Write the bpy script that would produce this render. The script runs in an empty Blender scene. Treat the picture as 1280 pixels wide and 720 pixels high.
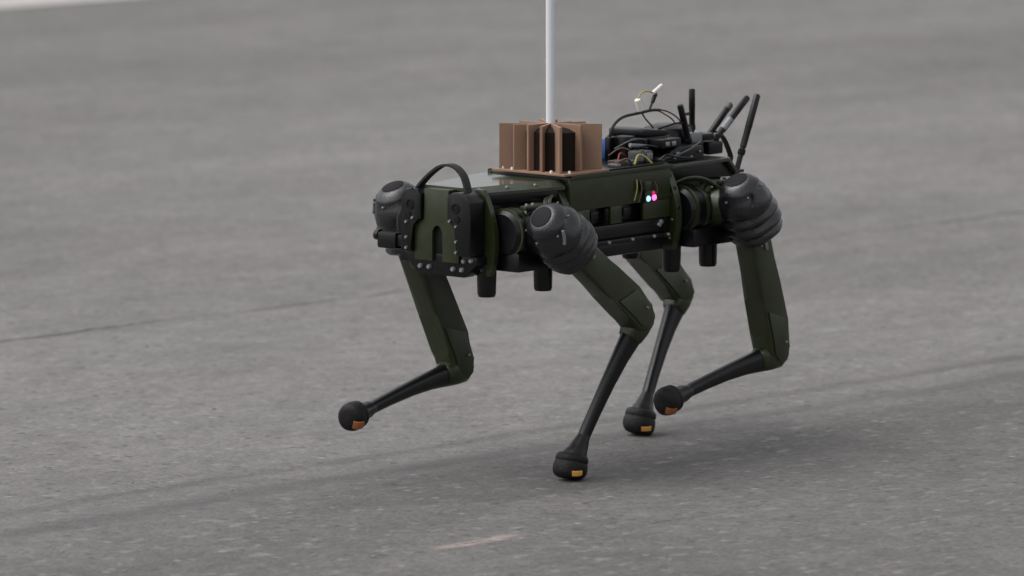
import bpy, bmesh, math, random
from mathutils import Vector, Matrix, noise as mnoise
random.seed(7)
S = bpy.context.scene
COL = S.collection
R = math.radians

# ---------------------------------------------------------------- camera
PITCH = 0.1269                      # camera looks down about 7.3 degrees
cam_d = bpy.data.cameras.new('camera')
cam_d.sensor_width = 36.0
cam_d.lens = 227.6
cam_d.clip_start = 0.1
cam_d.clip_end = 2000.0
cam_d.dof.use_dof = True
cam_d.dof.focus_distance = 12.25
cam_d.dof.aperture_fstop = 4.8
cam = bpy.data.objects.new('camera', cam_d)
COL.objects.link(cam)
cam.location = (0.0, -12.0 * math.cos(PITCH), 0.4 + 12.0 * math.sin(PITCH))
cam.rotation_euler = (math.pi / 2 - PITCH, 0, 0)
S.camera = cam

# ---------------------------------------------------------------- sky and sun (overcast)
SUN_EL, SUN_AZ = R(58), R(262)      # azimuth clockwise from +Y
W = bpy.data.worlds.new('World')
S.world = W
W.use_nodes = True
wn = W.node_tree.nodes
wl = W.node_tree.links
for n in list(wn):
    wn.remove(n)
wo = wn.new('ShaderNodeOutputWorld')
bg = wn.new('ShaderNodeBackground')
sky = wn.new('ShaderNodeTexSky')
sky.sky_type = 'NISHITA'
sky.sun_disc = False
sky.sun_elevation = SUN_EL
sky.sun_rotation = SUN_AZ
sky.air_density = 1.0
sky.dust_density = 4.0
hs = wn.new('ShaderNodeHueSaturation')
hs.inputs['Saturation'].default_value = 0.10
wl.new(sky.outputs[0], hs.inputs['Color'])
wl.new(hs.outputs[0], bg.inputs['Color'])
bg.inputs['Strength'].default_value = 0.15
wl.new(bg.outputs[0], wo.inputs['Surface'])

sun_d = bpy.data.lights.new('sun', 'SUN')
sun_d.energy = 0.6
sun_d.angle = R(75)
sun_d.color = (1.0, 0.97, 0.93)
sun = bpy.data.objects.new('sun', sun_d)
COL.objects.link(sun)
sd = Vector((math.sin(SUN_AZ) * math.cos(SUN_EL), math.cos(SUN_AZ) * math.cos(SUN_EL), math.sin(SUN_EL)))
sun.rotation_euler = sd.to_track_quat('Z', 'Y').to_euler()
sun.location = sd * 20

S.view_settings.view_transform = 'Standard'
S.view_settings.look = 'None'
S.view_settings.exposure = 0.42
S.view_settings.gamma = 1.0
S.render.filter_size = 1.9
S.view_settings.use_curve_mapping = False

# ---------------------------------------------------------------- materials
def nt(name):
    m = bpy.data.materials.new(name)
    m.use_nodes = True
    t = m.node_tree
    return m, t, t.nodes['Principled BSDF']

def mat(name, col, rough=0.5, metal=0.0, var=0.25, scale=25.0, bump=0.0, spec=0.5, dust=0.0, scratch=0.0):
    """painted / moulded surface: base colour with mottling, uneven gloss, dust and fine scratches"""
    m, t, b = nt(name)
    N, L = t.nodes, t.links
    tc = N.new('ShaderNodeTexCoord')
    nz = N.new('ShaderNodeTexNoise')
    nz.inputs['Scale'].default_value = scale
    nz.inputs['Detail'].default_value = 6
    nz.inputs['Roughness'].default_value = 0.65
    L.new(tc.outputs['Object'], nz.inputs['Vector'])
    mx = N.new('ShaderNodeMix')
    mx.data_type = 'RGBA'
    mx.inputs[6].default_value = tuple(c * (1 - var) for c in col) + (1,)
    mx.inputs[7].default_value = tuple(min(1, c * (1 + var)) for c in col) + (1,)
    L.new(nz.outputs['Fac'], mx.inputs[0])
    out = mx.outputs[2]
    if dust > 0:
        n2 = N.new('ShaderNodeTexNoise')
        n2.inputs['Scale'].default_value = 14
        n2.inputs['Detail'].default_value = 8
        n2.inputs['Roughness'].default_value = 0.75
        L.new(tc.outputs['Object'], n2.inputs['Vector'])
        r2 = N.new('ShaderNodeMapRange')
        r2.inputs[1].default_value = 0.5
        r2.inputs[2].default_value = 0.8
        r2.inputs[3].default_value = 0.0
        r2.inputs[4].default_value = dust
        L.new(n2.outputs['Fac'], r2.inputs[0])
        m2 = N.new('ShaderNodeMix')
        m2.data_type = 'RGBA'
        m2.inputs[7].default_value = (0.16, 0.155, 0.145, 1)
        L.new(r2.outputs[0], m2.inputs[0])
        L.new(out, m2.inputs[6])
        out = m2.outputs[2]
    if scratch > 0:
        mp = N.new('ShaderNodeMapping')
        mp.inputs['Scale'].default_value = (9, 160, 60)
        mp.inputs['Rotation'].default_value = (0.3, 0.5, 0.7)
        L.new(tc.outputs['Object'], mp.inputs['Vector'])
        n3 = N.new('ShaderNodeTexNoise')
        n3.inputs['Scale'].default_value = 1.0
        n3.inputs['Detail'].default_value = 2
        L.new(mp.outputs[0], n3.inputs['Vector'])
        r3 = N.new('ShaderNodeMapRange')
        r3.inputs[1].default_value = 0.69
        r3.inputs[2].default_value = 0.76
        r3.inputs[4].default_value = scratch
        L.new(n3.outputs['Fac'], r3.inputs[0])
        m3 = N.new('ShaderNodeMix')
        m3.data_type = 'RGBA'
        m3.inputs[7].default_value = (0.13, 0.14, 0.11, 1)
        L.new(r3.outputs[0], m3.inputs[0])
        L.new(out, m3.inputs[6])
        out = m3.outputs[2]
    L.new(out, b.inputs['Base Color'])
    rr = N.new('ShaderNodeMapRange')
    rr.inputs[3].default_value = max(0.05, rough - 0.1)
    rr.inputs[4].default_value = min(1, rough + 0.12)
    L.new(nz.outputs['Fac'], rr.inputs[0])
    L.new(rr.outputs[0], b.inputs['Roughness'])
    b.inputs['Metallic'].default_value = metal
    b.inputs['Specular IOR Level'].default_value = spec
    if bump > 0:
        bp = N.new('ShaderNodeBump')
        bp.inputs['Strength'].default_value = bump
        bp.inputs['Distance'].default_value = 0.002
        n4 = N.new('ShaderNodeTexNoise')
        n4.inputs['Scale'].default_value = scale * 9
        n4.inputs['Detail'].default_value = 3
        L.new(tc.outputs['Object'], n4.inputs['Vector'])
        L.new(n4.outputs['Fac'], bp.inputs['Height'])
        L.new(bp.outputs[0], b.inputs['Normal'])
    return m

def emit(name, col, strength):
    m, t, b = nt(name)
    b.inputs['Base Color'].default_value = tuple(col) + (1,)
    b.inputs['Emission Color'].default_value = tuple(col) + (1,)
    b.inputs['Emission Strength'].default_value = strength
    return m

M = dict(
    green=mat('olive_paint', (0.0175, 0.0240, 0.0060), 0.33, var=0.4, dust=0.07, scratch=0.25, bump=0.1),
    deck=mat('olive_deck_paint', (0.045, 0.052, 0.040), 0.11, var=0.2, dust=0.08),
    black=mat('black_plastic', (0.0036, 0.0037, 0.0050), 0.30, var=0.3, dust=0.02, spec=0.34),
    rubber=mat('black_rubber', (0.0060, 0.0065, 0.0088), 0.25, var=0.35, scale=40, dust=0.06, bump=0.35, spec=0.7),
    shank=mat('black_carbon', (0.0045, 0.0047, 0.0062), 0.33, var=0.3, dust=0.03, scratch=0.1, spec=0.32),
    foot=mat('foot_rubber', (0.0050, 0.0050, 0.0060), 0.6, var=0.4, dust=0.16, bump=0.6, spec=0.3),
    cap=mat('charcoal_cap', (0.004, 0.004, 0.006), 0.65, var=0.2, spec=0.2),
    steel=mat('steel', (0.34, 0.34, 0.33), 0.45, metal=1.0, var=0.15),
    copper=mat('copper_brown', (0.250, 0.150, 0.100), 0.6, var=0.22, scale=14, bump=0.15),
    white=mat('white_pole', (0.66, 0.67, 0.69), 0.45, var=0.03),
    whiteplastic=mat('white_plastic', (0.75, 0.74, 0.70), 0.45, var=0.05),
    grey=mat('grey_plastic', (0.06, 0.065, 0.07), 0.4, var=0.2),
    silver=mat('silver_part', (0.22, 0.225, 0.24), 0.4, metal=0.4, var=0.2),
    blue=mat('blue_plastic', (0.03, 0.12, 0.36), 0.4, var=0.15),
    yellow=mat('yellow_wire', (0.35, 0.30, 0.09), 0.45, var=0.1),
    red=mat('red_wire', (0.25, 0.03, 0.035), 0.45, var=0.1),
    shade_core=mat('dark_shade_core', (0.014, 0.009, 0.007), 0.8, var=0.4, spec=0.2),
    brown=mat('brown_part', (0.09, 0.055, 0.035), 0.5, var=0.3),
    orange=mat('orange_reflector', (0.30, 0.105, 0.035), 0.5, var=0.15),
    amber=mat('amber_reflector', (0.66, 0.34, 0.07), 0.45, var=0.15),
    webbing=mat('black_webbing', (0.010, 0.0095, 0.010), 0.75, var=0.3, scale=80, bump=0.5),
    led_cyan=emit('led_cyan', (0.34, 0.66, 1.0), 1.25),
    led_pink=emit('led_pink', (1.0, 0.15, 0.52), 1.35),
    led_red=emit('led_red', (0.8, 0.02, 0.12), 0.35),
)

ROAD_DIR = R(45.5)                  # the carriageway runs 45.5 degrees to the picture plane

def asphalt():
    m, t, b = nt('worn_asphalt')
    N, L = t.nodes, t.links
    tc = N.new('ShaderNodeTexCoord')
    # road coordinates: x along the carriageway, y across it
    mp = N.new('ShaderNodeMapping')
    mp.vector_type = 'POINT'
    mp.inputs['Rotation'].default_value = (0, 0, -ROAD_DIR)
    L.new(tc.outputs['Object'], mp.inputs['Vector'])
    rd = mp.outputs[0]
    sep = N.new('ShaderNodeSeparateXYZ')
    L.new(rd, sep.inputs[0])

    def noise(scale, det=4, rough=0.6, stretch=None, vec=rd):
        v = vec
        if stretch:
            q = N.new('ShaderNodeMapping')
            q.inputs['Scale'].default_value = stretch
            L.new(vec, q.inputs['Vector'])
            v = q.outputs[0]
        n = N.new('ShaderNodeTexNoise')
        n.inputs['Scale'].default_value = scale
        n.inputs['Detail'].default_value = det
        n.inputs['Roughness'].default_value = rough
        L.new(v, n.inputs['Vector'])
        return n.outputs['Fac']

    def rng(x, a, b_, c, d, smooth=False):
        r = N.new('ShaderNodeMapRange')
        if smooth:
            r.interpolation_type = 'SMOOTHSTEP'
        r.inputs[1].default_value = a
        r.inputs[2].default_value = b_
        r.inputs[3].default_value = c
        r.inputs[4].default_value = d
        L.new(x, r.inputs[0])
        return r.outputs[0]

    def op(o, x, y=None):
        n = N.new('ShaderNodeMath')
        n.operation = o
        for i, q in enumerate((x, y)):
            if q is None:
                continue
            if isinstance(q, (int, float)):
                n.inputs[i].default_value = q
            else:
                L.new(q, n.inputs[i])
        return n.outputs[0]

    def mixc(fac, a, c):
        n = N.new('ShaderNodeMix')
        n.data_type = 'RGBA'
        for i, q in ((0, fac), (6, a), (7, c)):
            if isinstance(q, tuple):
                n.inputs[i].default_value = q + (1,)
            elif isinstance(q, float):
                n.inputs[i].default_value = q
            else:
                L.new(q, n.inputs[i])
        return n.outputs[2]

    # stones of the wearing course
    vo = N.new('ShaderNodeTexVoronoi')
    vo.inputs['Scale'].default_value = 105
    L.new(rd, vo.inputs['Vector'])
    vsep = N.new('ShaderNodeSeparateColor')
    L.new(vo.outputs['Color'], vsep.inputs[0])
    stone = rng(vsep.outputs[0], 0, 1, 0.85, 1.15)
    vo2 = N.new('ShaderNodeTexVoronoi')
    vo2.inputs['Scale'].default_value = 42
    L.new(rd, vo2.inputs['Vector'])
    v2 = N.new('ShaderNodeSeparateColor')
    L.new(vo2.outputs['Color'], v2.inputs[0])
    big = rng(v2.outputs[1], 0, 1, 0.92, 1.08)
    speck = op('MULTIPLY', rng(v2.outputs[0], 0.94, 0.96, 0, 1), rng(vo2.outputs['Distance'], 0.18, 0.42, 1, 0))
    darkspeck = op('MULTIPLY', rng(v2.outputs[2], 0.93, 0.95, 0, 1), rng(vo2.outputs['Distance'], 0.2, 0.45, 1, 0))
    base = mixc(rng(noise(1.1, 5, 0.6), 0.3, 0.7, 0, 1), (0.165, 0.1555, 0.1515), (0.159, 0.1550, 0.1505))
    pink = rng(noise(3.3, 6, 0.7, (0.5, 1, 1)), 0.52, 0.75, 0, 0.55)
    base = mixc(pink, base, (0.176, 0.156, 0.154))
    tone = op('MULTIPLY', op('MULTIPLY', stone, big),
              op('MULTIPLY', rng(noise(0.7, 4, 0.6, (0.45, 1, 1)), 0.3, 0.7, 0.82, 1.16),
                 rng(noise(7.0, 6, 0.72, (0.7, 1, 1)), 0.3, 0.7, 0.84, 1.15)))
    # darker on the near side of the tracks, slightly darker again far across
    tone = op('MULTIPLY', tone, rng(sep.outputs[1], 0.10, 0.52, 0.70, 1.0, True))
    tone = op('MULTIPLY', tone, rng(sep.outputs[1], 3.6, 7.0, 1.0, 0.87, True))
    tone = op('MULTIPLY', tone, rng(noise(2.0, 5, 0.65, (0.4, 1, 1)), 0.3, 0.7, 0.86, 1.12))
    sc = N.new('ShaderNodeVectorMath')
    sc.operation = 'SCALE'
    L.new(base, sc.inputs[0])
    L.new(tone, sc.inputs['Scale'])
    col = sc.outputs[0]
    col = mixc(rng(noise(26, 3, 0.6, (0.6, 1, 1)), 0.58, 0.70, 0, 0.48), col, (0.27, 0.260, 0.255))
    col = mixc(op('MULTIPLY', speck, 0.42), col, (0.36, 0.345, 0.33))
    col = mixc(op('MULTIPLY', darkspeck, 0.6), col, (0.05, 0.05, 0.05))
    # two dark rubber tracks along the carriageway, plus one broad darker band
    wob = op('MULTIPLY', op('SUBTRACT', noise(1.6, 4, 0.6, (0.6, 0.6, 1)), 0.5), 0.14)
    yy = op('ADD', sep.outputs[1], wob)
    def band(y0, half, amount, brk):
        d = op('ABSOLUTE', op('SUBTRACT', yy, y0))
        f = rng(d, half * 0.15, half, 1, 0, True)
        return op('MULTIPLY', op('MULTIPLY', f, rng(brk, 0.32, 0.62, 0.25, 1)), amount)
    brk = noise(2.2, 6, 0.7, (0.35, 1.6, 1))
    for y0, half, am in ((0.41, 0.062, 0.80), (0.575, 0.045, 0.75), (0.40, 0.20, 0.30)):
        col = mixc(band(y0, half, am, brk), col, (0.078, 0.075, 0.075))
    # long crack, running with the road
    cw = op('MULTIPLY', op('SUBTRACT', noise(2.4, 8, 0.7), 0.5), 0.13)
    cd = op('ABSOLUTE', op('SUBTRACT', op('ADD', sep.outputs[1], cw), 2.345))
    gap = rng(noise(2.1, 4, 0.7, (1.0, 0.3, 1)), 0.40, 0.60, 0.32, 1.0)
    crack = op('MULTIPLY', rng(cd, 0.004, 0.013, 1, 0), gap)
    # lesser cracks
    cw2 = op('MULTIPLY', op('SUBTRACT', noise(1.7, 8, 0.75), 0.5), 0.5)
    cd2 = op('ABSOLUTE', op('SUBTRACT', op('ADD', sep.outputs[1], cw2), 1.55))
    gap2 = rng(noise(1.3, 4, 0.7, (1.0, 0.3, 1)), 0.52, 0.66, 0.0, 0.55)
    crack2 = op('MULTIPLY', rng(cd2, 0.003, 0.011, 1, 0), gap2)
    cd3 = op('ABSOLUTE', op('SUBTRACT', op('ADD', sep.outputs[1], cw2), 2.95))
    crack3 = op('MULTIPLY', rng(cd3, 0.004, 0.015, 1, 0), gap2)
    cd4 = op('ABSOLUTE', op('SUBTRACT', op('ADD', sep.outputs[1], op('MULTIPLY', cw2, 0.2)), -0.36))
    crack3 = op('MAXIMUM', crack3, op('MULTIPLY', rng(cd4, 0.002, 0.008, 1, 0), gap2))
    cr = op('MAXIMUM', crack, op('MAXIMUM', crack2, crack3))
    col = mixc(op('MULTIPLY', cr, 0.85), col, (0.032, 0.031, 0.031))
    # a scuffed smear of pale pink marking paint
    sx = op('ABSOLUTE', op('SUBTRACT', sep.outputs[0], -0.36))
    sy = op('ABSOLUTE', op('SUBTRACT', op('ADD', sep.outputs[1], op('MULTIPLY', wob, 0.12)), -0.277))
    sm = op('MULTIPLY', rng(sx, 0.06, 0.15, 1, 0, True), rng(sy, 0.004, 0.026, 1, 0, True))
    sm = op('MULTIPLY', sm, rng(noise(30, 5, 0.75, (0.35, 1, 1)), 0.40, 0.60, 0, 0.85))
    col = mixc(sm, col, (0.40, 0.31, 0.28))
    L.new(col, b.inputs['Base Color'])
    b.inputs['Roughness'].default_value = 0.82
    b.inputs['Specular IOR Level'].default_value = 0.35
    # relief
    h = op('ADD', op('MULTIPLY', rng(vo.outputs['Distance'], 0, 0.7, 1, 0), 0.0022),
           op('MULTIPLY', noise(30, 6, 0.7), 0.004))
    h = op('SUBTRACT', h, op('MULTIPLY', cr, 0.008))
    bp = N.new('ShaderNodeBump')
    bp.inputs['Strength'].default_value = 0.55
    bp.inputs['Distance'].default_value = 1.0
    L.new(h, bp.inputs['Height'])
    L.new(bp.outputs[0], b.inputs['Normal'])
    return m

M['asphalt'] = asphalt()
M['concrete'] = mat('pale_concrete', (0.42, 0.40, 0.385), 0.85, var=0.12, scale=3.0, bump=0.3)
M['grass'] = mat('verge_grass', (0.06, 0.085, 0.03), 0.9, var=0.4, scale=12.0, bump=0.6)
M['stone'] = mat('loose_grit', (0.20, 0.19, 0.18), 0.8, var=0.45, scale=60.0)

# ---------------------------------------------------------------- mesh helpers
def obj(name, bm, m, parent=None, sharp=35, smooth=True):
    bmesh.ops.recalc_face_normals(bm, faces=bm.faces[:])
    me = bpy.data.meshes.new(name)
    bm.to_mesh(me)
    bm.free()
    if smooth:
        me.polygons.foreach_set('use_smooth', [True] * len(me.polygons))
        me.set_sharp_from_angle(angle=R(sharp))
    me.materials.append(M[m] if isinstance(m, str) else m)
    o = bpy.data.objects.new(name, me)
    COL.objects.link(o)
    if parent is not None:
        o.parent = parent
    return o

def structure(o):
    o['kind'] = 'structure'
    return o

def box(bm, x0, x1, y0, y1, z0, z1, bev=0.0, seg=2, rot=None):
    c = Vector(((x0 + x1) / 2, (y0 + y1) / 2, (z0 + z1) / 2))
    mt = Matrix.Translation(c)
    if rot is not None:
        mt = mt @ rot.to_4x4()
    mt = mt @ Matrix.Diagonal((x1 - x0, y1 - y0, z1 - z0, 1))
    r = bmesh.ops.create_cube(bm, size=1.0, matrix=mt)
    if bev > 0:
        es = list({e for v in r['verts'] for e in v.link_edges})
        bmesh.ops.bevel(bm, geom=es, offset=bev, segments=seg, affect='EDGES', profile=0.6)

def frame(axis, hint=(0, 0, 1)):
    a = Vector(axis).normalized()
    h = Vector(hint)
    if abs(a.dot(h.normalized())) > 0.97:
        h = Vector((1, 0, 0))
    u = (h - a * a.dot(h)).normalized()
    return a, u, a.cross(u)

def lathe(bm, org, axis, prof, n=24, hint=(0, 0, 1), sx=1.0, sy=1.0):
    """prof: list of (distance along axis, radius)"""
    org = Vector(org)
    a, u, v = frame(axis, hint)
    rings = []
    for d, r in prof:
        if r < 1e-5:
            rings.append([bm.verts.new(org + a * d)])
        else:
            rings.append([bm.verts.new(org + a * d + u * (r * sx * math.cos(2 * math.pi * k / n)) + v * (r * sy * math.sin(2 * math.pi * k / n))) for k in range(n)])
    for p, q in zip(rings, rings[1:]):
        for k in range(n):
            k2 = (k + 1) % n
            if len(p) == 1 and len(q) == 1:
                continue
            if len(p) == 1:
                bm.faces.new((p[0], q[k], q[k2]))
            elif len(q) == 1:
                bm.faces.new((p[k], q[0], p[k2]))
            else:
                bm.faces.new((p[k], q[k], q[k2], p[k2]))
    for e in (rings[0], rings[-1]):
        if len(e) > 1:
            bm.faces.new(e)

def wrinkled(bm, org, axis, prof, n=48):
    """a lathe whose skin is creased unevenly, like a rubber boot"""
    k0 = len(bm.verts)
    lathe(bm, org, axis, prof, n, hint=(0, 1, 0))
    org = Vector(org)
    a = Vector(axis).normalized()
    bm.verts.ensure_lookup_table()
    for v in bm.verts[k0:]:
        q = v.co - org
        al = q.dot(a)
        rad = q - a * al
        if rad.length > 0.001:
            f = mnoise.noise(v.co * 26.0) * 0.050 + mnoise.noise(v.co * 75.0) * 0.030
            g = mnoise.noise(v.co * 18.0 + Vector((5, 3, 1))) * 0.004
            if al < -0.055:
                f, g = f * 0.2, 0.0
            v.co = org + a * (al + g) + rad * (1 + f)

def loft(bm, path, radii, side, n=18, p=2.6):
    """rounded-box sections swept along path; radii = (in the leg's plane, sideways)"""
    P = [Vector(q) for q in path]
    rings = []
    for i, c in enumerate(P):
        tg = (P[min(i + 1, len(P) - 1)] - P[max(i - 1, 0)]).normalized()
        sd_ = (side - tg * tg.dot(side)).normalized()
        up = tg.cross(sd_)
        ra, rb = radii[i]
        ring = []
        for k in range(n):
            th_ = 2 * math.pi * k / n
            cx_, sx_ = math.cos(th_), math.sin(th_)
            ring.append(bm.verts.new(c + up * (ra * math.copysign(abs(cx_) ** (2 / p), cx_)) + sd_ * (rb * math.copysign(abs(sx_) ** (2 / p), sx_))))
        rings.append(ring)
    for a, b in zip(rings, rings[1:]):
        for k in range(n):
            bm.faces.new((a[k], b[k], b[(k + 1) % n], a[(k + 1) % n]))
    bm.faces.new(rings[0])
    bm.faces.new(rings[-1])

def rod(bm, a, b, r0, r1=None, n=12, ch=0.15):
    a, b = Vector(a), Vector(b)
    r1 = r0 if r1 is None else r1
    l = (b - a).length
    c0, c1 = r0 * ch, r1 * ch
    lathe(bm, a, b - a, [(0, r0 - c0), (c0, r0), (l - c1, r1), (l, r1 - c1)], n)

def catmull(pts, k=6):
    P = [Vector(p) for p in pts]
    P = [P[0] * 2 - P[1]] + P + [P[-1] * 2 - P[-2]]
    out = []
    for i in range(1, len(P) - 2):
        for j in range(k):
            t = j / k
            a, b, c, d = P[i - 1], P[i], P[i + 1], P[i + 2]
            out.append(0.5 * ((2 * b) + (c - a) * t + (2 * a - 5 * b + 4 * c - d) * t * t + (3 * b - a - 3 * c + d) * t ** 3))
    out.append(P[-2].copy())
    return out

def tube(bm, pts, r, n=8, k=6, flat=None):
    """round cable, or a flat strap when flat = (half width vector, half thickness)"""
    C = catmull(pts, k)
    rings = []
    u0 = None
    for i, p in enumerate(C):
        t = (C[min(i + 1, len(C) - 1)] - C[max(i - 1, 0)]).normalized()
        if flat:
            w = Vector(flat[0])
            nn = t.cross(w).normalized() * flat[1]
            ring = [p + w + nn, p - w + nn, p - w - nn, p + w - nn]
        else:
            if u0 is None:
                _, u0, _ = frame(t)
            u0 = (u0 - t * t.dot(u0)).normalized()
            v0 = t.cross(u0)
            ring = [p + u0 * r * math.cos(2 * math.pi * q / n) + v0 * r * math.sin(2 * math.pi * q / n) for q in range(n)]
        rings.append([bm.verts.new(x) for x in ring])
    for a, b in zip(rings, rings[1:]):
        for q in range(len(a)):
            q2 = (q + 1) % len(a)
            bm.faces.new((a[q], b[q], b[q2], a[q2]))
    bm.faces.new(rings[0])
    bm.faces.new(rings[-1])

def prism(bm, pts, org, e1, e2, e3, t0, t1, bev=0.0, seg=2):
    """polygon pts in (e1, e2) pushed along e3 from t0 to t1"""
    org, e1, e2, e3 = map(Vector, (org, e1, e2, e3))
    lo = [bm.verts.new(org + e1 * a + e2 * b + e3 * t0) for a, b in pts]
    hi = [bm.verts.new(org + e1 * a + e2 * b + e3 * t1) for a, b in pts]
    fs = [bm.faces.new(lo), bm.faces.new(hi)]
    n = len(pts)
    for i in range(n):
        fs.append(bm.faces.new((lo[i], lo[(i + 1) % n], hi[(i + 1) % n], hi[i])))
    if bev > 0:
        es = list({e for f in fs for e in f.edges})
        bmesh.ops.bevel(bm, geom=es, offset=bev, segments=seg, affect='EDGES', profile=0.6)

def bolts(spots, parent, m='steel', r=0.0042, h=0.004):
    """a set of small bolt heads, each too small to pick apart"""
    r *= 0.86
    bm = bmesh.new()
    for p, nrm in spots:
        p, nrm = Vector(p), Vector(nrm).normalized()
        lathe(bm, p - nrm * 0.001, nrm, [(0, r), (h * 0.7, r), (h + 0.001, r * 0.75)], 8)
    o = obj('bolt_heads', bm, m, parent)
    o['kind'] = 'stuff'
    return o

# ---------------------------------------------------------------- the setting
du = Vector((math.cos(ROAD_DIR), math.sin(ROAD_DIR), 0))
dn = Vector((-math.sin(ROAD_DIR), math.cos(ROAD_DIR), 0))

def strip(name, t0, t1, z, m, s0=-220.0, s1=320.0, thick=None):
    bm = bmesh.new()
    if thick is None:
        q = [du * s + dn * t + Vector((0, 0, z)) for s, t in ((s0, t0), (s1, t0), (s1, t1), (s0, t1))]
        bm.faces.new([bm.verts.new(p) for p in q])
    else:
        prism(bm, [(s0, t0), (s1, t0), (s1, t1), (s0, t1)], (0, 0, 0), du, dn, (0, 0, 1), z - thick, z, 0.012, 2)
    return structure(obj(name, bm, m, None, smooth=False))

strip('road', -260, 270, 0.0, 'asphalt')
strip('gutter', 8.94, 9.36, 0.004, 'concrete')
strip('pavement', 9.56, 12.2, 0.118, 'concrete', thick=0.2)
strip('verge', 12.2, 260, 0.10, 'grass')
kb = bpy.data.objects.new('kerb', None)
COL.objects.link(kb)
kb['kind'] = 'structure'
bm = bmesh.new()
prism(bm, [(0, 0), (1.19, 0), (1.19, 0.194), (0, 0.194)], (0, 0, 0), du, dn, (0, 0, 1), -0.1, 0.125, 0.015, 2)
k0 = obj('kerb_stone', bm, 'concrete', kb)
for i in range(40):
    k = k0 if i == 0 else k0.copy()
    if i:
        COL.objects.link(k)
    k.location = du * (-14 + i * 1.2) + dn * 9.362

# loose grit on the carriageway
gv, gf = [], []
for i in range(500):
    x = random.uniform(-2.2, 2.2)
    y = -1.0 + 12.0 * random.random() ** 1.6
    r = random.choice((0.0016, 0.002, 0.002, 0.0026, 0.0035)) * random.uniform(0.7, 1.2)
    a0 = random.uniform(0, 6.28)
    k = len(gv)
    for j in range(5):
        rr = r * random.uniform(0.8, 1.5)
        gv.append((x + rr * math.cos(a0 + j * 1.257), y + rr * math.sin(a0 + j * 1.257), r * random.uniform(0.15, 0.4)))
    gv.append((x, y, r * random.uniform(0.9, 1.3)))
    gv.append((x, y, -0.001))
    for j in range(5):
        gf.append((k + j, k + (j + 1) % 5, k + 5))
        gf.append((k + (j + 1) % 5, k + j, k + 6))
gme = bpy.data.meshes.new('grit')
gme.from_pydata(gv, [], gf)
gme.materials.append(M['stone'])
g = bpy.data.objects.new('grit', gme)
COL.objects.link(g)
g['kind'] = 'stuff'
g['label'] = 'fine pale grit scattered over the grey asphalt'
g['category'] = 'grit'

# ---------------------------------------------------------------- the robot
PSI = 0.8607
dog = bpy.data.objects.new('robot_dog', None)
COL.objects.link(dog)
dog.location = (0.1181, 0.4977, 0)
dog.rotation_euler = (0, 0, math.pi + PSI)
dog['label'] = 'dark green four-legged robot trotting on asphalt with antennas and a copper finned block'
dog['category'] = 'robot'
XH, YH, ZH = Vector((1, 0, 0)), Vector((0, 1, 0)), Vector((0, 0, 1))

def part(name, m, parent, *shapes, **kw):
    bm = bmesh.new()
    for f in shapes:
        f(bm)
    return obj(name, bm, m, parent, **kw)

# --- central hull: upper green shell, black tray below it, ledge, belly
def shell(bm):
    # the side walls are laid in pieces round two openings on each side
    xs = [(-0.150, -0.068), (-0.004, 0.030), (0.092, 0.150)]
    for s in (-1, 1):
        y0, y1 = (0.112, 0.119) if s > 0 else (-0.087, -0.080)
        box(bm, -0.150, 0.150, y0, y1, 0.5062, 0.572, 0.0015)
        for a, b in xs:
            box(bm, a, b, y0, y1, 0.472, 0.506, 0.0015)
    box(bm, -0.149, 0.149, -0.0798, 0.1118, 0.560, 0.5715, 0.001)
    box(bm, -0.1485, -0.140, -0.0795, 0.1115, 0.43, 0.5595, 0.001)
    box(bm, 0.140, 0.1485, -0.0795, 0.1115, 0.43, 0.5595, 0.001)
hull = part('hull', 'green', dog, shell)
for s in (-1, 1):
    for a, b in ((-0.066, -0.006), (0.032, 0.090)):
        y0, y1 = (0.096, 0.101) if s > 0 else (-0.069, -0.064)
        part('port', 'black', hull, lambda bm: box(bm, a - .004, b + .004, y0, y1, 0.474, 0.5055, 0.001),
             lambda bm: box(bm, (a + b) / 2 - .012, (a + b) / 2 + .012, *((.101, .106) if s > 0 else (-.074, -.069)), 0.482, 0.498, 0.002))
tray = part('battery_tray', 'black', dog,
            lambda bm: box(bm, -0.139, 0.139, -0.121, 0.121, 0.444, 0.4715, 0.004),
            lambda bm: box(bm, -0.139, 0.139, -0.095, 0.095, 0.47, 0.50, 0.004))
part('ledge', 'black', tray, lambda bm: box(bm, -0.1395, 0.1395, -0.131, 0.131, 0.436, 0.4435, 0.002))
part('belly_pan', 'black', dog, lambda bm: box(bm, -0.1385, 0.1385, -0.112, 0.112, 0.408, 0.4355, 0.006))
sp = []
for x in (-0.128, -0.085, -0.02, 0.05, 0.11):
    for s in (-1, 1):
        sp.append(((x, s * 0.131, 0.4398), (0, s, 0.0)))
bolts(sp, tray)
bolts([((-0.112, 0.121, 0.459), YH), ((-0.112, -0.121, 0.459), -YH), ((-0.118, 0.121, 0.464), YH)], tray, r=0.006)
# a vertical seam and rim on the near side panel
part('panel_rim', 'green', hull, lambda bm: box(bm, -0.149, 0.149, 0.1192, 0.1215, 0.565, 0.5745, 0.001),
     lambda bm: box(bm, -0.149, 0.149, -0.0895, -0.0872, 0.565, 0.5745, 0.001))

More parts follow.
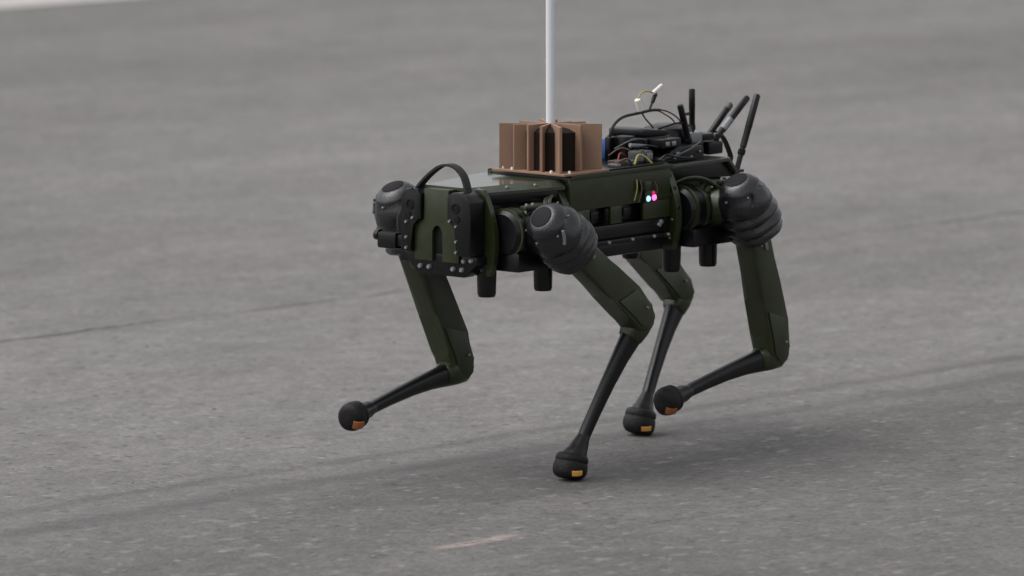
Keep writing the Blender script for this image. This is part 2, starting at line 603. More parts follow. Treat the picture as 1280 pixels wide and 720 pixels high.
# status light cluster
st = part('sensor_pod', 'green', dog, lambda bm: box(bm, -0.078, -0.058, 0.1195, 0.133, 0.528, 0.547, 0.003),
          lambda bm: box(bm, -0.098, -0.066, 0.1195, 0.1255, 0.505, 0.5275, 0.002))
for x, m, r, z in ((-0.075, 'led_cyan', 0.0060, 0.513), (-0.0925, 'led_pink', 0.0066, 0.514), (-0.0905, 'led_red', 0.0045, 0.5222)):
    part('status_light', m, st, lambda bm: lathe(bm, (x, 0.125, z), YH, [(0, r), (r * .4, r * .85), (r * .7, r * .45), (r * .8, 0)], 12))
part('wire', 'yellow', st, lambda bm: tube(bm, [(-0.045, 0.121, 0.552), (-0.043, 0.124, 0.535), (-0.037, 0.1225, 0.512)], 0.0012))
part('wire', 'brown', st, lambda bm: tube(bm, [(-0.056, 0.121, 0.55), (-0.055, 0.126, 0.532), (-0.05, 0.1225, 0.508)], 0.0014))
part('wire', 'brown', st, lambda bm: tube(bm, [(-0.098, 0.121, 0.545), (-0.103, 0.125, 0.53), (-0.098, 0.124, 0.515)], 0.0012))

# --- spine and decks
for s in (1, -1):
    xa, xb = (0.17, 0.344) if s > 0 else (-0.344, -0.17)
    part('spine', 'black', dog, lambda bm: box(bm, xa, xb, -0.066, 0.066, 0.418, 0.535, 0.006),
         lambda bm: box(bm, xa, xb, -0.05, 0.05, 0.5345, 0.547, 0.003))
def deck_skin(bm):
    # one folded sheet: flat top with its long edges bent down
    st_ = [(0.158, 0.096, 0.113, 0.5675), (0.374, 0.050, 0.066, 0.5655)]
    rows = []
    for x, yi, yo, z in st_:
        rows.append([(x, -yo, 0.5555), (x, -yi, z), (x, yi, z), (x, yo, 0.5555)])
    top = [[bm.verts.new(p) for p in r_] for r_ in rows]
    low = [[bm.verts.new((p[0], p[1], p[2] - 0.006)) for p in r_] for r_ in rows]
    for i in range(3):
        bm.faces.new((top[0][i], top[0][i + 1], top[1][i + 1], top[1][i]))
        bm.faces.new((low[0][i], low[1][i], low[1][i + 1], low[0][i + 1]))
    for k in (0, 1):
        for i in range(3):
            bm.faces.new((top[k][i], low[k][i], low[k][i + 1], top[k][i + 1]))
    for i in (0, 3):
        bm.faces.new((top[0][i], top[1][i], low[1][i], low[0][i]))
fd = part('front_deck', 'deck', dog, deck_skin, smooth=False)
for s in (1, -1):
    part('deck_rail', 'black', fd, lambda bm: prism(bm, [(0.171, s * 0.106), (0.345, s * 0.0625), (0.345, s * 0.056), (0.171, s * 0.0995)], (0, 0, 0), XH, YH, ZH, 0.530, 0.5485, 0.001))  # coloured black to paint in the shaded void below the deck edge
bolts([((x, s * y, 0.5605), (0, s * 0.5, 1)) for x, y in ((0.22, 0.091), (0.285, 0.0765), (0.35, 0.063)) for s in (-1, 1)], fd)
rd_ = part('rear_deck', 'deck', dog,
     lambda bm: prism(bm, [(-0.171, -0.112), (-0.352, -0.102), (-0.352, 0.102), (-0.171, 0.112)], (0, 0, 0), XH, YH, ZH, 0.561, 0.569, 0.002),
     lambda bm: prism(bm, [(-0.354, 0.569), (-0.390, 0.532), (-0.386, 0.528), (-0.350, 0.562)], (0, 0, 0), XH, ZH, YH, -0.1015, 0.1015, 0.0012))
for s in (1, -1):
    part('deck_side', 'black', rd_, lambda bm: prism(bm, [(-0.172, 0.560), (-0.352, 0.560), (-0.384, 0.528), (-0.172, 0.540)], (0, 0, 0), XH, ZH, YH, *sorted((s * 0.084, s * 0.092)), 0.001))  # black colour stands in for shade under the rear deck

# --- bulkheads: plates with bulging sides
def bulk_profile(k, top, bot):
    pr = []
    n = 14
    for i in range(n + 1):
        f = i / n
        z = top + (bot - top) * f
        w = k * (0.080 + 0.034 * math.sin(math.pi * min(1, f * 0.78 + 0.02)) ** 0.9)
        pr.append((w, z))
    return pr + [(-w, z) for w, z in reversed(pr)]
for x0, x1, k, top, bot in ((0.348, 0.360, 0.98, 0.563, 0.400), (0.152, 0.170, 1.16, 0.559, 0.405),
                            (-0.170, -0.152, 1.16, 0.574, 0.405), (-0.372, -0.358, 0.98, 0.526, 0.402)):
    b = part('bulkhead', 'green', dog, lambda bm: prism(bm, bulk_profile(k, top, bot), (0, 0, 0), YH, ZH, XH, x0, x1, 0.0025))
    pr = bulk_profile(k, top, bot)
    sp = []
    if abs(x0) < 0.2:           # holes in the rim
        hl = []
        for q in (2, 4, 7):
            for s in (-1, 1):
                hl.append(((( x0 + x1) / 2, s * pr[q][0], pr[q][1]), (0, s, 0.15)))
        bolts(hl, b, 'black', 0.0052, 0.0015)
        for q in (5, 9, 12):
            for s in (-1, 1):
                sp.append(((x0, s * (pr[q][0] - 0.010), pr[q][1]), -XH))
                sp.append(((x1, s * (pr[q][0] - 0.010), pr[q][1]), XH))
    else:
        f = x1 if x0 > 0 else x0
        for q in (1, 5, 8, 11, 13):
            for s in (-1, 1):
                sp.append(((f, s * (0.080 if q > 1 else 0.072), pr[q][1]), XH if x0 > 0 else -XH))
    bolts(sp, b, r=0.0035)

# --- face: green plate, two black camera columns, arched slot, lower bracket
def face_shape(bm):
    ar = [(-0.001 - 0.0125 * math.cos(math.pi * i / 8), 0.480 + 0.0145 * math.sin(math.pi * i / 8)) for i in range(9)]
    pts = [(-0.058, 0.425), (-0.0135, 0.425)] + ar + [(0.0115, 0.425), (0.052, 0.425), (0.052, 0.4935), (0.0285, 0.5025), (0.0285, 0.562), (-0.0335, 0.562), (-0.0335, 0.5025), (-0.058, 0.4935)]
    prism(bm, pts, (0, 0, 0), YH, ZH, XH, 0.3608, 0.3962, 0.0012)
face = part('face_plate', 'green', dog, face_shape)
def arch(bm):
    pts = [(-0.0130, 0.426)] + [(-0.001 - 0.0118 * math.cos(math.pi * i / 8), 0.480 + 0.0135 * math.sin(math.pi * i / 8)) for i in range(9)] + [(0.0110, 0.426)]
    prism(bm, pts, (0, 0, 0), YH, ZH, XH, 0.366, 0.3885, 0.001)
part('arch_cover', 'cap', face, arch)
def column(s):
    def f(bm):
        y0, y1 = (0.030, 0.088) if s > 0 else (-0.086, -0.036)
        yl, yr = (0.0525, 0.088) if s > 0 else (-0.086, -0.0585)
        low = [(yl, 0.440), (yr, 0.440), (y1, 0.505)] if s > 0 else [(yl, 0.440), (yr, 0.440), (yr, 0.494), (y1, 0.503)]
        top = [(y1, 0.545), (y1 - 0.012, 0.556)] if s > 0 else [(y1, 0.550), (y1 - 0.010, 0.560)]
        mid = [(y0 + (y1 - y0) * q, 0.561 - 0.010 * abs(q - 0.45)) for q in (0.62, 0.4, 0.2)]
        end = [(y0, 0.552), (y0, 0.503), (yl, 0.494)] if s > 0 else [(y0, 0.548)]
        prism(bm, low + top + mid + end, (0, 0, 0), YH, ZH, XH, 0.3612, 0.404, 0.004)
    return f
for s in (1, -1):
    c = part('camera_column', 'black', dog, column(s))
    yc = 0.052 if s > 0 else -0.062
    part('lens', 'cap', c, lambda bm: lathe(bm, (0.403, yc, 0.530), XH, [(0, 0.011), (0.002, 0.0105), (0.0025, 0.008), (0.001, 0.007), (0.0015, 0)], 20))
    part('lens', 'cap', c, lambda bm: lathe(bm, (0.403, yc + 0.004 * s, 0.510), XH, [(0, 0.007), (0.003, 0.0065), (0.0035, 0)], 14))
    yb = 0.054 if s > 0 else -0.071
    bolts([((0.404, yb, 0.496), XH), ((0.404, yb, 0.467), XH), ((0.404, yb + 0.016 * s * -1, 0.505), XH), ((0.404, yb, 0.447), XH)], c, r=0.0038)
br = part('lower_bracket', 'black', dog,
          lambda bm: prism(bm, [(-0.082, 0.424), (-0.092, 0.4395), (0.092, 0.4395), (0.092, 0.424), (0.06, 0.398), (-0.055, 0.398)], (0, 0, 0), YH, ZH, XH, 0.3605, 0.390, 0.003))
sp = []
for y in (-0.052, -0.030, 0.040, 0.062):
    for z, d in ((0.430, 0), (0.413, 0.005)):
        sp.append(((0.390, y + d * (1 if y < 0 else -1), z), XH))
bolts(sp + [((0.390, 0.08, 0.432), XH)], br, 'silver', r=0.0058, h=0.006)

# --- carrying strap over the face
part('strap', 'webbing', dog, lambda bm: tube(bm, [(0.378, -0.067, 0.555), (0.376, -0.050, 0.574), (0.375, -0.031, 0.590), (0.374, -0.010, 0.603),
     (0.374, 0.010, 0.607), (0.375, 0.030, 0.603), (0.376, 0.047, 0.590), (0.378, 0.057, 0.573), (0.380, 0.063, 0.556)], 0, k=5, flat=((0.009, 0, 0), 0.0022)))

# --- side camera under the far front hip
sc_ = part('side_camera', 'black', dog, lambda bm: box(bm, 0.350, 0.390, -0.160, -0.112, 0.438, 0.470, 0.006),
           lambda bm: box(bm, 0.355, 0.385, -0.116, -0.088, 0.444, 0.466, 0.003))
part('knob', 'black', sc_, lambda bm: lathe(bm, (0.380, -0.159, 0.462), -YH, [(0, 0.011), (0.010, 0.010), (0.012, 0.006)], 14))

# --- landing posts under the body
for x, y, zt in ((0.345, 0.078, 0.405), (0.205, 0.098, 0.425), (-0.180, 0.098, 0.425), (-0.292, 0.098, 0.425)):
    for s in ((1,) if x > 0 else (1, -1)):
        part('landing_post', 'black', dog, lambda bm: lathe(bm, (x, s * y, zt + 0.02), -ZH,
             [(0, 0.0195), (zt - 0.36 + 0.014, 0.0178), (zt - 0.36 + 0.018, 0.0165), (zt - 0.36 + 0.020, 0.0155), (zt - 0.36 + 0.0195, 0.0)], 18))

# --- hip actuators
for sx in (1, -1):
    for sy in (1, -1):
        x0, x1 = (0.178, 0.342) if sx > 0 else (-0.354, -0.178)
        h = part('hip_actuator', 'black', dog,  # body coloured black for the shaded void between deck and hip
                 lambda bm: lathe(bm, (x0, sy * 0.112, 0.481), XH, [(0, 0.038), (0.006, 0.043), (0.040, 0.043), (0.042, 0.038), (0.052, 0.038), (0.054, 0.049),
                                  (0.066, 0.049), (0.068, 0.040), (0.110, 0.040), (0.112, 0.046), (x1 - x0 - 0.01, 0.046), (x1 - x0, 0.037)], 28))
        xc = sx * 0.262
        part('flange', 'green', h, lambda bm: lathe(bm, (xc + 0.006 * sx, sy * 0.125, 0.483), YH * sy, [(0, 0.051), (0.016, 0.051), (0.018, 0.049), (0.020, 0.040), (0.030, 0.039), (0.040, 0.034), (0.060, 0.032)], 28))
        part('clamp', 'green', h, lambda bm: box(bm, xc - 0.034 + 0.03 * sx, xc - 0.016 + 0.03 * sx, *sorted((sy * 0.142, sy * 0.156)), 0.468, 0.526, 0.004),
             lambda bm: box(bm, xc - 0.012 + 0.03 * sx, xc + 0.026 + 0.03 * sx, *sorted((sy * 0.135, sy * 0.152)), 0.525, 0.534, 0.003))
        part('motor_base', 'black', h, lambda bm: box(bm, min(x0, x1) + 0.006, max(x0, x1) - 0.006, *sorted((sy * 0.06, sy * 0.150)), 0.409, 0.446, 0.006))
        for xo, xl, rr_ in ((0.050, 0.020, 0.0505), (0.128, 0.010, 0.0475), (x1 - x0 - 0.016, 0.008, 0.0475)):
            part('actuator_ring', 'green', h, lambda bm: lathe(bm, (x0 + xo, sy * 0.112, 0.481), XH, [(0, rr_ - 0.006), (0.001, rr_), (xl, rr_), (xl + 0.001, rr_ - 0.006)], 28))
        xi = sx * 0.168
        for j, (r, m_) in enumerate(((0.0040, 'green'), (0.0034, 'black'), (0.0030, 'green'))):
            zo = 0.006 * j
            part('hose', m_, h, lambda bm: tube(bm, [(xi, sy * (0.085 + 0.004 * j), 0.512 + zo), (xi + sx * 0.030, sy * (0.108 + 0.005 * j), 0.534 + zo * 0.6), (xi + sx * 0.062, sy * (0.125 + 0.006 * j), 0.536 + zo * 0.3),
                 (xi + sx * 0.090, sy * (0.150 + 0.003 * j), 0.520), (xi + sx * 0.104, sy * 0.172, 0.500)], r))
        sp = []
        for q in range(8):
            a = 2 * math.pi * (q + 0.35) / 8
            sp.append(((xc + 0.006 * sx + 0.0450 * math.cos(a), sy * 0.1435, 0.483 + 0.0450 * math.sin(a)), (0, sy, 0)))
        sp += [((xc + 0.03 * sx, sy * 0.146, 0.534), ZH), ((xc + 0.03 * sx + 0.018, sy * 0.146, 0.534), ZH)]
        bolts(sp, h, r=0.0034)

# --- legs
LEGS = [  # hip, knee, foot centre, stance
    ((0.283, 0.202, 0.482), (0.038, 0.195, 0.301), (0.190, 0.155, 0.0300), True),
    ((-0.283, 0.202, 0.485), (-0.375, 0.195, 0.190), (-0.065, 0.186, 0.128), False),
    ((0.283, -0.187, 0.488), (0.155, -0.161, 0.185), (0.508, -0.112, 0.133), False),
    ((-0.283, -0.202, 0.490), (-0.519, -0.161, 0.266), (-0.339, -0.112, 0.0300), True)]
for H, K, F, stance in LEGS:
    H, K, F = Vector(H), Vector(K), Vector(F)
    side = 1 if H.y > 0 else -1
    t = (K - H).normalized()
    LT = (K - H).length
    n = Vector((t.z, 0, -t.x))
    n = (n - t * n.dot(t)).normalized()
    w = t.cross(n)
    if w.y * side < 0:
        w = -w                                    # towards the outside of the robot
    # rubber hip cover, turned about the thigh's axis
    keep = (t, n, w)
    if H.x < 0 and side > 0:
        t = Vector((-0.50, 0.02, -0.86)).normalized()
        n = Vector((t.z, 0, -t.x)).normalized()
        w = t.cross(n)
        w = w if w.y > 0 else -w
    cov = part('hip_cover', 'rubber', dog, lambda bm: wrinkled(bm, H, t, [
        (-0.063, 0.0), (-0.063, 0.0225), (-0.059, 0.0305), (-0.050, 0.0390), (-0.046, 0.0412), (-0.043, 0.0410), (-0.034, 0.0470), (-0.018, 0.0530), (-0.004, 0.0545), (0.000, 0.0515),
        (0.004, 0.0520), (0.010, 0.0570), (0.016, 0.0580), (0.020, 0.0550), (0.0225, 0.0510), (0.026, 0.0520), (0.032, 0.0570), (0.038, 0.0578), (0.042, 0.0540),
        (0.0445, 0.0500), (0.048, 0.0510), (0.054, 0.0545), (0.060, 0.0520), (0.066, 0.042), (0.068, 0.034)]), sharp=70)
    part('cap', 'cap', cov, lambda bm: lathe(bm, H - t * 0.061, -t, [(0, 0.0225), (0.003, 0.0222), (0.0042, 0.020), (0.0036, 0.0)], 28))
    sp = []
    for q in range(6):
        a = math.pi * 2 * (q + 0.2) / 6
        d = n * math.cos(a + 0.9) + w * math.sin(a + 0.9)
        sp.append((H - t * 0.0395 + d * 0.0435, (d * 0.75 - t * 0.6)))
    bolts(sp, cov, 'silver', r=0.0026)
    # moulded vent on the outer cheek
    def vent(bm):
        cs = []
        for q in (-1.0, -0.3, 0.4, 1.0):
            a = q * 0.16 - 0.45
            d = w * math.cos(a) + n * math.sin(a)
            cs.append(H - t * (0.030 + 0.011 * q + 0.002 * q * q) + d * (0.0500 - 0.0030 * q))
        tube(bm, cs, 0.0032, 8, 4)
    part('vent', 'silver' if H.x > 0 and side > 0 else 'rubber', cov, vent)
    t, n, w = keep
    # collar tying the cover to the hip actuator
    part('collar', 'black', cov, lambda bm: rod(bm, (H.x, H.y - side * 0.075, H.z - 0.004), (H.x, H.y - side * 0.02, H.z), 0.040, 0.046, 24))
    # thigh
    pr = [(0.045, -0.030), (LT * 0.62, -0.0275), (LT - 0.050, -0.0285), (LT - 0.012, -0.034), (LT + 0.016, -0.024), (LT + 0.026, -0.004), (LT + 0.022, 0.016),
          (LT - 0.004, 0.031), (LT - 0.060, 0.034), (LT * 0.55, 0.031), (0.045, 0.031)]
    th = part('thigh', 'green', dog, lambda bm: prism(bm, pr, H, t, n, w, -0.025, 0.025, 0.0105, 3), sharp=50)
    kp = [(LT - 0.098, -0.022), (LT - 0.036, -0.021), (LT - 0.008, -0.024), (LT + 0.010, -0.014), (LT + 0.015, 0.002), (LT + 0.010, 0.014), (LT - 0.010, 0.022), (LT - 0.066, 0.024)]
    part('knee_plate', 'green', th, lambda bm: prism(bm, kp, H, t, n, w, 0.0245, 0.028, 0.0012))
    part('knee_plate', 'green', th, lambda bm: prism(bm, kp, H, t, n, w, -0.028, -0.0245, 0.0012))
    lug = H + t * 0.082 + n * 0.006
    part('lug', 'silver', th, lambda bm: box(bm, -0.004, 0.004, -0.002, 0.002, -0.008, 0.008, 0.001)).matrix_local = \
        Matrix.Translation(lug + w * 0.0265) @ Matrix((n, w, t)).transposed().to_4x4()
    bolts([(lug + w * 0.025 - n * 0.014 - t * 0.006, w), (H + t * (LT - 0.02) + w * 0.028 + n * 0.012, w), (H + t * (LT - 0.02) - w * 0.028 + n * 0.012, -w)], th, 'silver', r=0.0034)
    # shank
    d = (F - K).normalized()
    LS = (F - K).length
    nb = Vector((d.z, 0, -d.x))
    nb = (nb - d * nb.dot(d)).normalized()
    ws = d.cross(nb)
    if ws.y < 0:
        ws = -ws                                  # +Y side
    u_ = lambda f, o=0.0: K + d * (LS * f) + nb * o
    shk = part('shank', 'shank', dog, lambda bm: loft(bm,
        [u_(-0.075, 0.004), u_(-0.055, 0.006), u_(0.0, 0.008), u_(0.08, 0.006), u_(0.17, 0.0035), u_(0.28, 0.0008), u_(0.45, -0.001), u_(0.65, -0.001), u_(0.82), u_(0.92), u_(0.97)],
        [(0.008, 0.007), (0.017, 0.014), (0.024, 0.0195), (0.0240, 0.0185), (0.0212, 0.0155), (0.0182, 0.0132), (0.0152, 0.0115), (0.0130, 0.0108), (0.0120, 0.0112), (0.0150, 0.0140), (0.0200, 0.0190)], ws), sharp=60)
    part('knee_block', 'green', th, lambda bm: loft(bm,
        [u_(-0.07, 0.000), u_(-0.055, 0.002), u_(0.0, 0.004), u_(0.07, 0.004), u_(0.135, 0.0035), u_(0.15, 0.0035)],
        [(0.012, 0.012), (0.022, 0.021), (0.0275, 0.0255), (0.0255, 0.0245), (0.0215, 0.0205), (0.0185, 0.0175)], ws, 20, 3.2), sharp=60)
    # foot
    ax = (d + Vector((0, 0, -1.1))).normalized() if stance else d
    C = F.copy()
    k = 0.93 if stance else 0.80
    ft = part('foot', 'foot', dog, lambda bm: wrinkled(bm, C, ax, [(p_ * (1 if stance else k), q_ * k) for p_, q_ in ((-0.022, 0.020), (-0.0205, 0.0285), (-0.016, 0.0325), (-0.0075, 0.0338), (-0.0060, 0.0326), (-0.0045, 0.0326), (-0.003, 0.0340),
              (0.006, 0.0350), (0.014, 0.0345), (0.021, 0.0320), (0.0262, 0.0265), (0.0285, 0.018), (0.029, 0.0))], 28), sharp=50)
    part('ankle', 'shank', ft, lambda bm: lathe(bm, F, -d, [(0.010, 0.028 * k), (0.020, 0.0265 * k), (0.030, 0.0215 * k), (0.044, 0.0165), (0.062, 0.0118)], 20))
    # reflector let into the foot, low on the rear
    if stance:
        o = Vector((0.45, 0.85, 0.0)).normalized()
        rc = C + o * 0.0315 - ZH * 0.0125
        up = Vector((0, 0, 1))
    else:
        o = (Vector((0.41, 0.75, -0.5)) if side < 0 else Vector((0.50, 0.62, -0.65))).normalized()
        rc = C + o * 0.0262
        up = (ZH - o * ZH.dot(o)).normalized()
    rt = up.cross(o).normalized()
    up = o.cross(rt)
    prof_ = [(p_ * (1 if stance else k), q_ * k) for p_, q_ in ((-0.016, 0.0325), (-0.003, 0.0340), (0.006, 0.0350), (0.014, 0.0345), (0.021, 0.0320), (0.0262, 0.0265), (0.0285, 0.018), (0.029, 0.001))]
    def skin(q):
        q = q.normalized()
        lo, hi = 0.01, 0.06
        for _ in range(30):
            m_ = (lo + hi) / 2
            al = q.dot(ax) * m_
            rr_ = (q * m_ - ax * al).length
            rad_ = prof_[0][1] if al < prof_[0][0] else 0.0
            for (a0, r0_), (a1, r1_) in zip(prof_, prof_[1:]):
                if a0 <= al <= a1:
                    rad_ = r0_ + (r1_ - r0_) * (al - a0) / (a1 - a0)
            lo, hi = (m_, hi) if rr_ < rad_ else (lo, m_)
        return lo
    def patch(bm):
        hu, hw = (0.13, 0.30) if stance else (0.26, 0.40)
        b_ = (rc - C).normalized()
        g_ = []
        for off in (0.0022, -0.004):
            for i in range(5):
                for j in range(4):
                    q = b_ + rt * (hw * (i / 2 - 1)) + up * (hu * (j / 1.5 - 1))
                    g_.append(bm.verts.new(C + q.normalized() * (skin(q) + off)))
        for i in range(4):
            for j in range(3):
                f_ = (i * 4 + j, i * 4 + j + 1, i * 4 + j + 5, i * 4 + j + 4)
                bm.faces.new([g_[x_] for x_ in f_])
                bm.faces.new([g_[x_ + 20] for x_ in reversed(f_)])
        rim = [(i, 0) for i in range(5)] + [(4, j) for j in (1, 2, 3)] + [(i, 3) for i in (3, 2, 1, 0)] + [(0, j) for j in (2, 1)]
        for (i0, j0), (i1, j1) in zip(rim, rim[1:] + rim[:1]):
            bm.faces.new((g_[i0 * 4 + j0], g_[i1 * 4 + j1], g_[20 + i1 * 4 + j1], g_[20 + i0 * 4 + j0]))
    rf = part('reflector', 'amber' if stance else 'orange', ft, patch)
    rf['label'] = 'small orange reflector on the foot'

# --- copper finned block with its mast
cx, cy = 0.104, 0.031
cop = part('heat_sink_base', 'copper', dog, lambda bm: box(bm, 0.038, 0.1715, -0.060, 0.1225, 0.575, 0.5795, 0.0012))
Zb, Zt = 0.5795, 0.667
hx, hy = 0.061, 0.077
ends = [(hx, -hy), (hx, -0.041), (hx, -0.006), (hx, 0.028), (hx, hy), (0.0, hy), (-hx, hy), (-hx, 0.035), (-hx, -0.002), (-hx, -0.038), (-hx, -hy), (0.0, -hy)]
for ex, ey in ends:
    def fin(bm):
        v = Vector((ex, ey, 0))
        l = v.length
        v.normalize()
        prism(bm, [(0.006, -0.0027), (l, -0.0027), (l, 0.0027), (0.006, 0.0027)], (cx, cy, 0), v, Vector((-v.y, v.x, 0)), ZH, Zb, Zt + random.uniform(-0.0008, 0.0008), 0.0005, 1)
    part('fin', 'copper', cop, fin, smooth=False)
part('shade_core', 'shade_core', cop, lambda bm: lathe(bm, (cx, cy, Zb), ZH, [(0, 1.0), (Zt - Zb - 0.014, 1.0), (Zt - Zb - 0.008, 0.75), (Zt - Zb - 0.004, 0.3)], 28, hint=(1, 0, 0), sx=0.047, sy=0.064))  # added filler; its near-black colour paints the shade between the fins
bolts([((0.161, -0.04, Zb), ZH), ((0.167, -0.012, Zb), ZH), ((0.166, 0.085, Zb), ZH), ((0.150, 0.117, Zb), ZH)], cop, 'whiteplastic', 0.0034, 0.005)
mast = part('mast', 'white', dog, lambda bm: rod(bm, (cx, cy, Zt - 0.02), (cx + 0.004, cy, 1.75), 0.0090, 0.0086, 18))
mast['label'] = 'plain white pole rising out of the copper block'

# --- electronics on the rear deck
D = 0.572
cb = part('circuit_board', 'black', dog, lambda bm: box(bm, -0.149, 0.030, -0.078, 0.105, D + 0.0005, D + 0.004, 0.001))
part('terminal', 'brown', cb, lambda bm: box(bm, -0.060, -0.030, 0.060, 0.085, D + 0.004, D + 0.014, 0.002))
part('terminal', 'grey', cb, lambda bm: box(bm, -0.090, -0.066, 0.068, 0.088, D + 0.004, D + 0.012, 0.002))
part('terminal', 'silver', cb, lambda bm: box(bm, -0.030, -0.012, 0.075, 0.095, D + 0.004, D + 0.010, 0.002))
part('wire', 'yellow', cb, lambda bm: tube(bm, [(-0.07, 0.095, D + 0.005), (-0.085, 0.092, D + 0.022), (-0.10, 0.096, D + 0.018), (-0.112, 0.104, D + 0.005)], 0.0020))
part('wire', 'red', cb, lambda bm: tube(bm, [(-0.05, 0.07, D + 0.012), (-0.075, 0.055, D + 0.024), (-0.10, 0.05, D + 0.016)], 0.0016))
part('wire', 'brown', cb, lambda bm: tube(bm, [(-0.02, 0.085, D + 0.009), (-0.045, 0.096, D + 0.018), (-0.065, 0.094, D + 0.006)], 0.0022))
part('relay', 'blue', cb, lambda bm: box(bm, -0.118, -0.104, -0.022, -0.004, D + 0.004, D + 0.045, 0.003))
plug = part('plug', 'black', dog, lambda bm: box(bm, -0.116, -0.098, -0.004, 0.010, D + 0.004, 0.622, 0.003))
part('cable', 'black', plug, lambda bm: tube(bm, [(-0.107, 0.002, 0.618), (-0.111, 0.002, 0.633), (-0.124, 0.002, 0.647), (-0.152, 0.0, 0.657), (-0.20, 0.0, 0.661), (-0.238, 0, 0.6635),
     (-0.262, 0, 0.662)], 0.0030))
part('wire', 'black', plug, lambda bm: tube(bm, [(-0.258, 0, 0.6635), (-0.285, 0.002, 0.657), (-0.312, 0.004, 0.643), (-0.335, 0.004, 0.620)], 0.0015))
part('wire', 'red', plug, lambda bm: tube(bm, [(-0.258, 0, 0.6615), (-0.282, -0.004, 0.652), (-0.308, -0.004, 0.638), (-0.330, -0.004, 0.612)], 0.0015))
wp = part('connector', 'whiteplastic', dog, lambda bm: rod(bm, (-0.193, 0.0, 0.688), (-0.203, 0.0, 0.665), 0.0062, 0.0062, 8))
part('wire', 'black', wp, lambda bm: tube(bm, [(-0.203, 0, 0.667), (-0.216, 0, 0.650), (-0.240, 0, 0.630), (-0.25, 0.0, 0.612)], 0.0016))
part('wire', 'yellow', wp, lambda bm: tube(bm, [(-0.194, 0, 0.686), (-0.200, 0, 0.696), (-0.212, 0, 0.7015), (-0.228, 0, 0.701), (-0.243, 0, 0.697)], 0.0016))
part('plug_tip', 'whiteplastic', wp, lambda bm: rod(bm, (-0.240, 0.0, 0.6965), (-0.268, 0.0, 0.711), 0.0040, 0.0034, 8))
part('wire', 'black', wp, lambda bm: tube(bm, [(-0.252, 0, 0.702), (-0.246, 0, 0.690), (-0.236, 0, 0.674), (-0.230, 0, 0.664)], 0.0022))
part('sleeve', 'black', wp, lambda bm: rod(bm, (-0.249, 0.0, 0.695), (-0.239, 0.0, 0.678), 0.0046, 0.0038, 10))

comp = part('computer', 'black', dog,
            lambda bm: box(bm, -0.242, -0.158, -0.050, 0.046, D + 0.001, 0.618, 0.004),
            lambda bm: prism(bm, [(-0.160, 0.6185), (-0.160, 0.632), (-0.176, 0.634), (-0.236, 0.628), (-0.240, 0.6185)], (0, 0, 0), XH, ZH, YH, -0.045, 0.040, 0.003))
part('cooling_fan', 'black', comp, lambda bm: lathe(bm, (-0.300, -0.01, 0.598), ZH, [(0, 0.050), (0.022, 0.050), (0.028, 0.046), (0.033, 0.030), (0.034, 0.0)], 28))
part('fan_mount', 'black', comp, lambda bm: box(bm, -0.345, -0.245, -0.06, 0.045, 0.5695, 0.598, 0.004))
part('bracket', 'black', comp, lambda bm: box(bm, -0.138, -0.112, 0.012, 0.040, D + 0.005, 0.624, 0.003))
part('heat_pipe', 'silver', comp, lambda bm: rod(bm, (-0.110, 0.050, 0.608), (-0.160, 0.052, 0.602), 0.0042, None, 10))
part('heat_pipe', 'grey', comp, lambda bm: rod(bm, (-0.112, 0.056, 0.596), (-0.158, 0.058, 0.592), 0.0036, None, 10))
for x in (-0.104, -0.131):
    part('power_module', 'grey', comp, lambda bm: box(bm, x - 0.010, x + 0.010, 0.058, 0.082, D + 0.0045, 0.5985, 0.003))
    part('module_lid', 'silver', comp, lambda bm: box(bm, x - 0.008, x + 0.008, 0.0822, 0.0842, D + 0.009, 0.594, 0.0008))
for x, y, lx, ly, z1, m_ in ((-0.100, -0.045, 0.012, 0.020, 0.612, 'black'), (-0.128, -0.060, 0.010, 0.012, 0.618, 'grey'), (-0.075, -0.03, 0.012, 0.018, 0.596, 'black'), (-0.146, 0.03, 0.007, 0.012, 0.606, 'grey')):
    part('module', m_, comp, lambda bm: box(bm, x - lx, x + lx, y - ly, y + ly, D + 0.0045, z1, 0.002))
for P_, r, m_ in (([(-0.12, 0.04, 0.60), (-0.14, 0.07, 0.606), (-0.17, 0.075, 0.602), (-0.19, 0.06, 0.612)], 0.0022, 'black'),
                  ([(-0.10, 0.02, 0.600), (-0.118, 0.05, 0.618), (-0.150, 0.056, 0.616), (-0.165, 0.046, 0.605)], 0.0018, 'grey'),
                  ([(-0.15, 0.092, 0.578), (-0.165, 0.098, 0.588), (-0.20, 0.096, 0.581), (-0.24, 0.095, 0.576)], 0.0024, 'black'),
                  ([(-0.22, 0.03, 0.630), (-0.26, 0.05, 0.640), (-0.30, 0.05, 0.628), (-0.31, 0.045, 0.612)], 0.0020, 'black'),
                  ([(-0.07, 0.03, 0.590), (-0.09, 0.045, 0.604), (-0.11, 0.060, 0.596), (-0.12, 0.075, 0.600)], 0.0016, 'brown')):
    part('cable', m_, comp, lambda bm: tube(bm, P_, r))
rad = part('radio', 'black', dog,
           lambda bm: prism(bm, [(-0.168, 0.577), (-0.190, 0.592), (-0.215, 0.600), (-0.286, 0.597), (-0.291, 0.592), (-0.291, 0.574), (-0.286, 0.5705), (-0.168, 0.5705)], (0, 0, 0), XH, ZH, YH, 0.048, 0.088, 0.003))
part('port_block', 'black', rad, lambda bm: box(bm, -0.228, -0.168, 0.05, 0.082, 0.5985, 0.616, 0.002))
for x in (-0.184, -0.203):
    part('socket', 'steel', rad, lambda bm: box(bm, x - 0.006, x + 0.006, 0.0815, 0.0855, 0.603, 0.611, 0.001))
part('socket', 'silver', rad, lambda bm: box(bm, -0.214, -0.204, 0.0885, 0.091, 0.582, 0.590, 0.001))
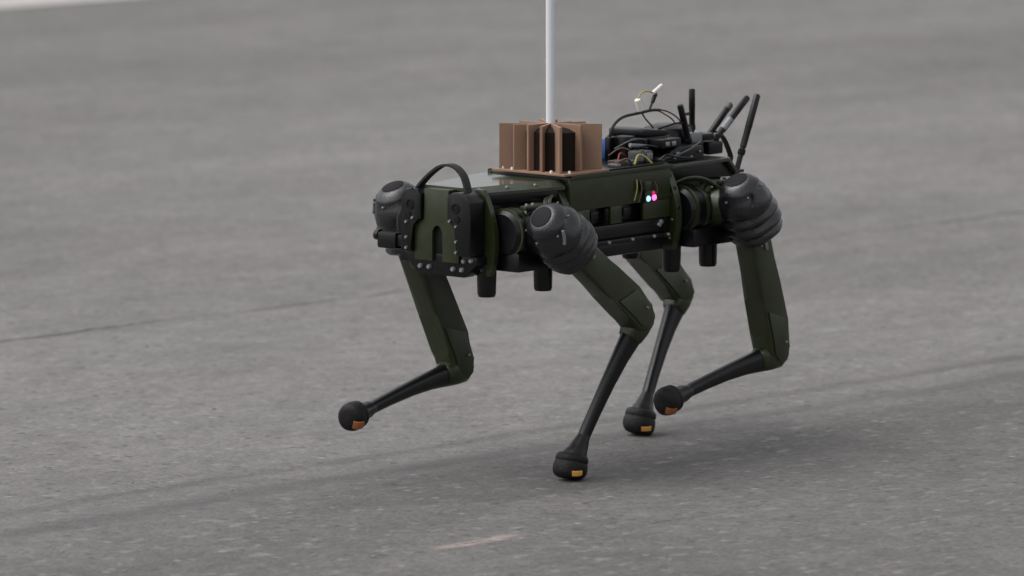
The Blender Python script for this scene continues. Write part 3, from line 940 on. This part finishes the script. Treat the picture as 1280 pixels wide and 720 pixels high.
bolts([((-0.276, 0.088, 0.586), YH), ((-0.25, 0.088, 0.578), YH), ((-0.20, 0.088, 0.578), YH)], rad, r=0.0032)
part('cable', 'grey', rad, lambda bm: tube(bm, [(-0.15, 0.086, 0.580), (-0.19, 0.093, 0.583), (-0.24, 0.093, 0.593), (-0.285, 0.084, 0.604)], 0.0018))
part('antenna_base', 'silver', rad, lambda bm: box(bm, -0.332, -0.296, 0.02, 0.052, 0.5975, 0.618, 0.004))
part('antenna_base', 'black', rad, lambda bm: box(bm, -0.375, -0.338, 0.01, 0.047, 0.5975, 0.612, 0.004))

part('antenna_base', 'black', rad, lambda bm: box(bm, -0.396, -0.352, 0.008, 0.052, 0.5695, 0.5945, 0.004))

# --- antennas: hinged knuckle, whip, some with a pale band
def antenna(a, b, r, knuckle=0.22, band=None, m='black'):
    a, b = Vector(a), Vector(b)
    l = (b - a).length
    v = (b - a).normalized()
    o = part('antenna', m, dog, lambda bm: lathe(bm, a, v, [(0, r * 0.80), (l * knuckle, r * 0.80), (l * knuckle + 0.001, r * 0.98), (l * 0.55, r * 1.0), (l * 0.55 + .001, r * 1.06), (l - 0.004, r * 1.02), (l - 0.001, r * 0.8), (l, 0)], 12))
    part('hinge', 'cap', o, lambda bm: lathe(bm, a + v * l * knuckle * 0.8, v, [(-0.006, r * 0.9), (-0.004, r * 1.12), (0.004, r * 1.12), (0.006, r * 0.9)], 12))
    if band:
        part('band', band[2], o, lambda bm: lathe(bm, a + v * l * band[0], v, [(0, r * 1.05), (0.0006, r * 1.14), (l * (band[1] - band[0]), r * 1.14), (l * (band[1] - band[0]) + .0006, r * 1.05)], 12))
    return o
antenna((-0.424, -0.05, 0.596), (-0.423, -0.05, 0.690), 0.0062, m='black')
antenna((-0.295, 0.05, 0.588), (-0.263, 0.05, 0.676), 0.0064, m='black')
antenna((-0.380, 0.00, 0.572), (-0.484, 0.00, 0.658), 0.0064, band=(0.88, 0.97, 'grey'))
antenna((-0.376, 0.03, 0.580), (-0.500, 0.03, 0.672), 0.0066, band=(0.36, 0.56, 'silver'))
antenna((-0.428, 0.06, 0.534), (-0.493, 0.06, 0.680), 0.0068, knuckle=0.30, m='black')
part('antenna_bracket', 'black', dog, lambda bm: box(bm, -0.440, -0.352, -0.062, 0.070, 0.5300, 0.5365, 0.002))
part('antenna_post', 'black', dog, lambda bm: box(bm, -0.436, -0.412, -0.058, -0.042, 0.5366, 0.602, 0.003))
part('antenna_arm', 'black', dog, lambda bm: rod(bm, (-0.424, -0.05, 0.640), (-0.395, -0.048, 0.640), 0.003, None, 8))
part('ribbon_cable', 'cap', dog, lambda bm: tube(bm, [(-0.396, 0.0, 0.598), (-0.430, 0.0, 0.607), (-0.455, 0.0, 0.596), (-0.474, 0.0, 0.572), (-0.482, 0.0, 0.545), (-0.44, 0.0, 0.533)], 0, k=5, flat=((0.002, 0.007, 0), 0.0016)))
